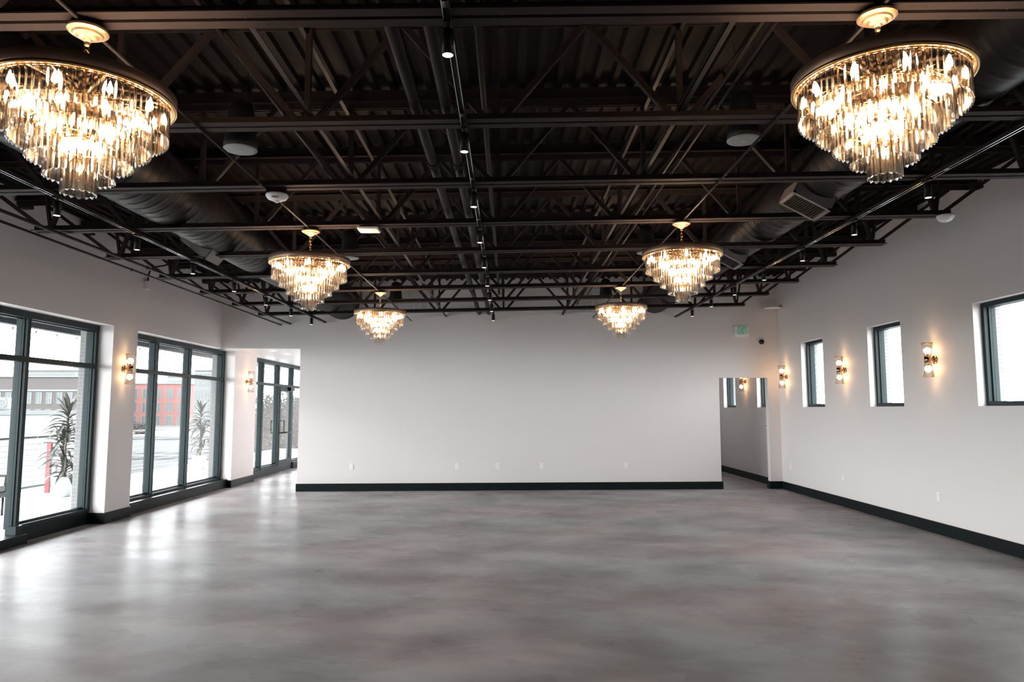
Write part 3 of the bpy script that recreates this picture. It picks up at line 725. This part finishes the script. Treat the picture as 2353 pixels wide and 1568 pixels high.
for px, py, l in ((766, 748, 'square white access cover high on the back wall near its left end'), (1147, 746, 'square white access cover under the end of the middle track')):
    P_ = at(px, py, YB(-1 if px > 1000 else -3.5)); t = empty('access_cover', bw(P_.x, 0, P_.z), math.atan(.0465), l, 'cover')
    MB().box(-.066, .066, -.008, 0, .056, .066).box(-.066, .066, -.008, 0, -.066, -.056).box(-.066, -.056, -.008, 0, -.056, .056).box(.056, .066, -.008, 0, -.056, .056).build('cover_frame', M['wall'], t)
    bx(-.056, .056, -.004, 0, -.056, .056).build('cover_panel', M['wall'], t)
# small white disc device near the back corner
t = empty('wall_disc', (XR - .0, 14.6, HC + 2.075), 0, 'thin white disc device on the right wall by the back corner, seen edge-on', 'device')
MB().lathe([(.0, .020), (.14, .018), (.17, .006), (.165, -.004), (.10, -.014), (.0, -.016)], 36, c=(-.17, 0, 0)).build('disc_body', M['white'], t)
# FIRE dome under the third joist
X_ = (639 - 1168) * 5.9 / 1640
t = empty('fire_strobe', (X_, JY[2], CH(X_)), 0, 'round white ceiling device with red lettering FIRE', 'alarm')
bevel(bx(-.075, .075, -.05, .05, -.045, .0).build('back_box', M['blackmet'], t), .004)
MB().lathe([(.0, -.046), (.086, -.046), (.091, -.052), (.089, -.066), (.074, -.086), (.045, -.098), (.0, -.102)], 40).build('housing', M['white'], t)
MB().lathe([(.022, -.095), (.024, -.104), (.014, -.115), (.0, -.118)], 20).build('strobe_lens', M['white'], t)
fm = text_mesh('FIRE', .030, .0006, 'lettering', M['red'])
# wrap the flat letters on to the near side of the dome
def domez(r):
    pf = [(0, -.102), (.045, -.098), (.074, -.086), (.089, -.066), (.091, -.052)]
    for (a, za), (b, zb_) in zip(pf, pf[1:]):
        if r <= b: return za + (zb_ - za) * (r - a) / (b - a)
    return -.052
for v in fm.vertices:
    a = v.co.x / .068 ; r_ = .072 + v.co.y * .70; th = -PI / 2 + .12 + a * 0.95
    v.co = ((r_ + .003) * math.cos(th), (r_ + .003) * math.sin(th), domez(r_) - .0045)
obj('lettering', fm, t)
# white box on the fourth joist
X_ = (851 - 1168) * 7.2 / 1640
t = empty('access_point', (X_, JY[3] - .01, CH(X_)), 0, 'white rounded box fixed under the fourth joist', 'device')
bx(-.06, .06, -.05, .05, -.014, 0).build('mount_plate', M['blackmet'], t)
bevel(bx(-.105, .105, -.085, .085, -.05, -.014).build('box_body', M['white'], t), .014, 4)
sl = MB()
for k in range(5): sl.box(.1045, .1062, -.05 + k * .02, -.04 + k * .02, -.042, -.022)
sl.build('vent_slots', M['slot'], t)
# white dome at the right end of the fourth joist
t = empty('ceiling_sensor', (4.41, JY[3] + .02, CH(4.4)), 0, 'white half-dome sensor under the right end of the fourth joist', 'sensor')
MB().lathe([(.0, 0), (.080, 0), (.084, -.008), (.080, -.022), (.060, -.052), (.035, -.064), (.0, -.068)], 36).build('sensor_dome', M['white'], t)
MB().lathe([(.012, -.063), (.013, -.072), (.0, -.078)], 14).build('sensor_lens', M['white'], t)
# junction box with flexible conduit on the left wall
yj = (5.76 * 1640 / 852 + .1) / .9955
t = empty('junction_box', (XL, yj, HC + 1.955), 0, 'small white wall box with a black flexible conduit, high on the left wall', 'box')
bevel(bx(0, .055, -.06, .06, -.065, .065).build('box_body', M['wall'], t), .004)
MB().tube([(.03, 0, .06), (.035, 0, .17), (.05, .02, .25), (.10, .06, .31), (.2, .12, .34), (.4, .2, .42), (.7, .3, .45)], .013, 8).build('flexible_conduit', M['blackmet'], t)
# vestibule downlights
for px, py, l in ((628, 807, 'recessed round downlight in the vestibule ceiling, nearer one'), (661, 814, 'recessed round downlight in the vestibule ceiling, farther one')):
    s_ = at(px, py, 10); k = (ZH - HC) / (s_.z - HC); Y = 10 * k; P_ = at(px, py, Y)
    t = empty('downlight', (P_.x, P_.y, ZH), 0, l, 'downlight', 'vestibule downlights')
    MB().lathe([(.055, 0), (.075, -.004), (.078, 0)], 28).build('trim_ring', M['white'], t)
    MB().lathe([(.0, -.001), (.055, -.001)], 28).build('lens', M['downlight'], t)

# ------------------------------------------------------------------ outside: balcony
structure(bx(-9.6, -6.16, -6, 30, -.25, -.02).build('balcony_floor', M['deckout']), 'pale paved balcony floor outside the left windows')
rl = empty('balcony_railing', (-9.45, 0, 0), 0, 'dark cable railing along the balcony edge', 'railing')
bx(-.03, .03, 2, 26, 1.045, 1.09).build('top_rail', M['railing'], rl)
bx(-.03, .03, 2, 26, .08, .12).build('bottom_rail', M['railing'], rl)
for k in range(8): bx(-.025, .025, 3 + k * 3.2, 3.05 + k * 3.2, -.02, 1.045).build('rail_post', M['railing'], rl)
for k in range(8): MB().tube([(0, 2, .2 + k * .105), (0, 26, .2 + k * .105)], .005, 5).build('cable', M['railing'], rl)
P_ = at(110, 1050, 14.35)
t = bx(-.04, .04, -.03, .03, 0, 1.0).build('red_post', M['redpaint']); t.location = (-9.1, 14.35, -.02); tag(t, 'red painted post on the balcony behind the railing', 'post')
# canopy
cn = empty('balcony_canopy', (0, 0, 0), 0, 'dark grey steel canopy over the balcony outside the left windows', 'canopy')
bx(-8.62, -8.47, -4, 27, 3.075, 3.40).build('edge_beam', M['canopy'], cn)
bx(-8.62, -6.17, -4, 27, 3.45, 3.52).build('roof_sheet', M['canopy'], cn)
for yy in (1.0, 4.6, 8.3, 11.9, 15.4, 18.6, 22.0): bx(-8.47, -6.17, yy - .07, yy + .07, 3.16, 3.45).build('cross_beam', M['canopy'], cn)
for yy in (9.3, 12.7, 16.3): MB().tube([(-8.46, yy, 3.19), (-6.2, yy, 3.19)], .018, 8).build('white_conduit', M['white'], cn)
sl = empty('string_lights', (-8.42, 0, 3.06), 0, 'string of small unlit bulbs hanging under the canopy edge', 'lights')
pts = []
for i in range(0, 151):
    yy = 4 + i * .12; pts.append((0, yy, -.02 - .035 * math.sin(PI * ((yy - 4) % 1.2) / 1.2)))
MB().tube(pts, .004, 5).build('cable', M['blackmet'], sl)
for i in range(31):
    yy = 4.3 + i * .6
    b_ = MB().tube([(0, yy, -.04), (0, yy, -.085)], .010, 8).build('lamp_socket', M['blackmet'], sl)
    MB().lathe([(.008, 0), (.022, -.025), (.024, -.04), (.012, -.062), (.0, -.066)], 10, c=(0, yy, -.085)).build('glass_bulb', M['sconce_glass'], b_)
# strap leaf plants
def leaf_mesh(L_, wd, droop, name='leaf'):
    vs = []; fs = []; n = 7
    for i in range(n + 1):
        t_ = i / n; x = L_ * t_ * (1 - .15 * t_ * droop); z = L_ * (.45 * t_ - droop * .75 * t_ * t_)
        w_ = wd * math.sin(PI * min(1, .12 + .88 * t_)) ** .7 * (1 - .25 * t_) + .001
        vs += [(x, -w_, z + .25 * w_), (x, 0, z - .25 * w_), (x, w_, z + .25 * w_)]
    for i in range(n):
        for j in (0, 1): fs.append((i * 3 + j, i * 3 + j + 1, i * 3 + 4 + j, i * 3 + 3 + j))
    return MB().add(vs, fs, True).mesh(name, M['leaf'])
LV = [leaf_mesh(.48, .044, .8), leaf_mesh(.56, .048, 1.0), leaf_mesh(.42, .040, .35)]
def plant(x, y, label, canes, rnd):
    R_ = random.Random(rnd)
    t = empty('potted_plant', (x, y, -.02), 0, label, 'plant', 'tall strap leaf plants in pale planters')
    MB().lathe([(.0, 0), (.14, 0), (.16, .02), (.185, .36), (.195, .38), (.175, .38), (.168, .33)], 32).build('planter', M['pot'], t)
    MB().lathe([(.0, .34), (.170, .335)], 24).build('soil', M['soil'], t)
    for (dx, dy, h, n_) in canes:
        MB().tube([(dx * .3, dy * .3, .33), (dx * .6, dy * .6, .36 + (h - .36) * .5), (dx, dy, h)], [.022, .019, .016], 8).build('cane', M['trunk'], t)
        for k in range(n_):
            a = k * 2.399 + R_.uniform(-.2, .2); f = k / n_
            lv = LV[2] if f > .8 else LV[R_.randrange(2)]
            o = obj('leaf', lv, t, (dx, dy, h - .60 * (1 - f) * min(1, h / 1.2)))
            o.rotation_euler = (0, -math.radians(-10 + 68 * max(0, f - .55) / .45 if f > .55 else R_.uniform(-12, 8)), a)
            s_ = R_.uniform(.8, 1.1); o.scale = (s_, s_, s_)
plant(-8.45, 13.75, 'tall strap leaf plant outside behind the right pane of the nearer left window', [(.05, 0, 1.62, 46), (-.06, .06, 1.10, 36), (.1, -.05, .62, 18)], 3)
plant(-8.50, 19.9, 'tall strap leaf plant outside behind the right pane of the second left window', [(0, 0, 1.62, 46), (.08, -.06, 1.05, 34)], 9)
# patio chair
t = empty('patio_chair', (-8.12, 11.0, -.02), math.radians(100), 'woven grey patio chair outside at the left edge', 'chair')
bevel(bx(-.32, .32, -.32, .30, .36, .46).build('seat_cushion', M['cushion'], t), .02)
MB().box(-.34, .34, -.34, .34, .28, .36).build('seat_frame', M['wicker'], t)
MB().add([(-.33, .26, .36), (.33, .26, .36), (.33, .32, .36), (-.33, .32, .36), (-.33, .42, .86), (.33, .42, .86), (.33, .46, .86), (-.33, .46, .86)],
         [(3, 2, 1, 0), (4, 5, 6, 7), (0, 1, 5, 4), (1, 2, 6, 5), (2, 3, 7, 6), (3, 0, 4, 7)]).build('backrest', M['wicker'], t)
for sx in (-1, 1):
    for sy in (-1, 1): MB().tube([(sx * .3, sy * .3, 0), (sx * .3, sy * .3, .28)], .018, 8).build('leg', M['railing'], t)
    MB().tube([(sx * .33, -.3, .36), (sx * .35, -.3, .60), (sx * .35, .3, .62)], .02, 8).build('armrest', M['wicker'], t)

# ------------------------------------------------------------------ outside: neighbourhood
structure(bx(-700, 500, -60, 700, -6.3, -6.0).build('street_ground', M['asphalt']), 'pale street level far below the balcony')
def building(name, px0, px1, ytop, D, m, label, cols, rows, zt_off, rh, wwf=.5, whf=.6, depth=14, band=None, base=-6.0, glass='farglass', cat='building'):
    a = at(px0, ytop, D); b = at(px1, ytop, D); H = (a.z + b.z) / 2
    t = empty(name, (a.x, D, base), 0, label, cat)
    W = b.x - a.x; H -= base
    bx(0, W, 0, depth, 0, H).build('facade', m, t)
    MB().box(-.25, W + .25, -.25, depth, H, H + .35).build('parapet', M['whitefac'], t)
    if band: bx(-.05, W, -.12, 0, H - band - .35, H - band).build('cornice_band', M['whitefac'], t)
    cw = W / cols
    for r in range(rows):
        for c in range(cols):
            x0 = cw * (c + .5 - wwf / 2); x1 = x0 + cw * wwf; z1 = H - zt_off - r * rh; z0 = z1 - rh * whf
            if z0 < .3: continue
            fr = MB().box(x0 - .12, x1 + .12, -.10, 0, z0 - .12, z0).box(x0 - .12, x1 + .12, -.10, 0, z1, z1 + .12).box(x0 - .12, x0, -.10, 0, z0, z1).box(x1, x1 + .12, -.10, 0, z0, z1).box((x0 + x1) / 2 - .05, (x0 + x1) / 2 + .05, -.08, 0, z0, z1).box(x0, x1, -.08, 0, (z0 + z1) / 2 - .05, (z0 + z1) / 2 + .05)
            fr = fr.build('window', M['whitefac'], t)
            bx(x0, x1, -.03, 0, z0, z1).build('pane', M[glass], fr)
    return t
building('apartment_building', -60, 198, 867, 150, M['brownbrick'], 'brown brick apartment building seen through the nearer left window', 11, 3, 3.3, 3.5, .45, .62, band=2.6)
building('office_block', 62, 172, 852, 215, M['greyfac'], 'pale grey block rising behind the brown brick building', 5, 2, 1.6, 5.0, .6, .55, band=.9)
building('office_block', 168, 232, 842, 235, M['whitefac'], 'taller pale block behind the right end of the brown brick building', 3, 4, 2, 4.4, .5, .5)
building('apartment_building', 296, 432, 883, 170, M['redfac'], 'red apartment building seen through the second left window', 5, 4, 1.2, 3.2, .52, .66)
building('apartment_building', 432, 446, 884, 186, M['darkfac'], 'narrow dark wing at the right end of the red building', 1, 3, 1.2, 3.2, .6, .7)
building('office_block', 385, 436, 866, 230, M['whitefac'], 'pale block rising behind the red building', 5, 3, 1.4, 3.4, .55, .55)
building('office_block', 448, 520, 852, 150, M['greyfac'], 'pale grey building right of the red one with dark balconies', 5, 5, 1.0, 3.1, .5, .62, band=.4)
# low white roofs beyond the railing
def lowroof(x0, x1, y0, y1, z, label):
    t = empty('flat_roof_building', ((x0 + x1) / 2, (y0 + y1) / 2, -6), 0, label, 'building'); a = (x1 - x0) / 2; b = (y1 - y0) / 2
    bx(-a, a, -b, b, 0, z + 5.7).build('roof_block', M['roofwhite'], t)
    MB().box(-a - .1, a + .1, -b - .1, -b + .2, z + 5.7, z + 6).box(-a - .1, a + .1, b - .2, b + .1, z + 5.7, z + 6).box(-a - .1, -a + .2, -b, b, z + 5.7, z + 6).box(a - .2, a + .1, -b, b, z + 5.7, z + 6).build('parapet_coping', M['greyfac'], t)
    return t
lowroof(-90, -36, 30, 64, 1.5, 'low white flat-roofed building just beyond the balcony railing')
lowroof(-60, -27, 75, 120, -1.2, 'low white flat-roofed building in front of the red building')
lowroof(-40, -14, 66, 72, -2.6, 'low white wall and roof strip beyond the second left window')
for (px, py, D, l) in ((19, 925, 58, 'white rooftop air conditioning unit seen through the left pane of the nearer left window'),):
    P_ = at(px, py, D); t = empty('rooftop_unit', (P_.x, D, 1.5), 0, l, 'air conditioner')
    hgt = 1.05
    bevel(bx(-.55, .55, -.4, .4, .05, hgt).build('unit_casing', M['greyfac'], t), .03)
    MB().lathe([(.34, 0), (.36, -.02), (.30, -.02)], 24, axis='y', c=(-.2, -.40, hgt * .55)).build('fan_ring', M['grille'], t)
    for k in range(7): bx(.25 + k * .05, .27 + k * .05, -.415, -.4, .15, hgt - .1).build('fin', M['grille'], t)
    for s in (-1, 1): bx(s * .5 - .05, s * .5 + .05, -.4, .4, 0, .05).build('foot', M['grille'], t)
# trees
def tree(X, Y, h, rad, label, seed, zb=-6.0):
    R_ = random.Random(seed)
    t = empty('broadleaf_tree', (X, Y, zb), R_.uniform(0, 6), label, 'tree', 'broadleaf trees across the street')
    H = h - zb
    MB().tube([(0, 0, 0), (.1, .05, H * .3), (0, .1, H * .62)], [rad * .07, rad * .055, rad * .03], 10).build('trunk', M['trunk'], t)
    cl_ = MB()
    for k in range(24):
        a = R_.uniform(0, 2 * PI); rr = rad * math.sqrt(R_.random()) * .75; cz = H * .62 + R_.uniform(-.38, .32) * H * .8
        cr = rad * R_.uniform(.28, .45); cx, cy_ = rr * math.cos(a), rr * math.sin(a)
        for q in range(420):
            u = Vector((R_.gauss(0, 1), R_.gauss(0, 1), R_.gauss(0, 1))).normalized() * cr * R_.uniform(.75, 1.05)
            c_ = Vector((cx, cy_, cz)) + u; s_ = R_.uniform(.06, .13)
            n1 = Vector((R_.gauss(0, 1), R_.gauss(0, 1), R_.gauss(0, 1))).normalized(); n2 = n1.orthogonal().normalized() * s_; n3 = n1.cross(n2)
            cl_.add([c_ - n2, c_ + n3 * .6, c_ + n2, c_ - n3 * .6], [(0, 1, 2, 3)])
    o = cl_.build('foliage', M['foliage'], t); o['kind'] = 'stuff'
for (px, pyt, D, rad, l, s) in ((604, 893, 46, 2.2, 'tree outside the vestibule behind the pane beside the pier', 1), (636, 888, 54, 2.6, 'tree outside the vestibule behind the pane left of the glass door', 2),
                                (668, 897, 62, 2.6, 'tree outside seen through the glass door', 4), (690, 905, 74, 2.4, 'tree outside right of the glass door', 5),
                                (322, 958, 90, 1.7, 'low bushy tree in front of the red building, left end', 6), (440, 975, 100, 2.0, 'low tree in front of the dark wing', 8)):
    P_ = at(px, pyt, D); tree(P_.x, D, P_.z, rad, l, s)
P_ = at(2335, 912, 30)
tree(P_.x, 30, P_.z + .2, 1.6, 'tree top showing in the bottom of the wide right window', 12)
tree(at(1888, 915, 40).x, 40, at(1888, 905, 40).z, 1.2, 'tree top showing in the bottom corner of the narrow right window', 13)
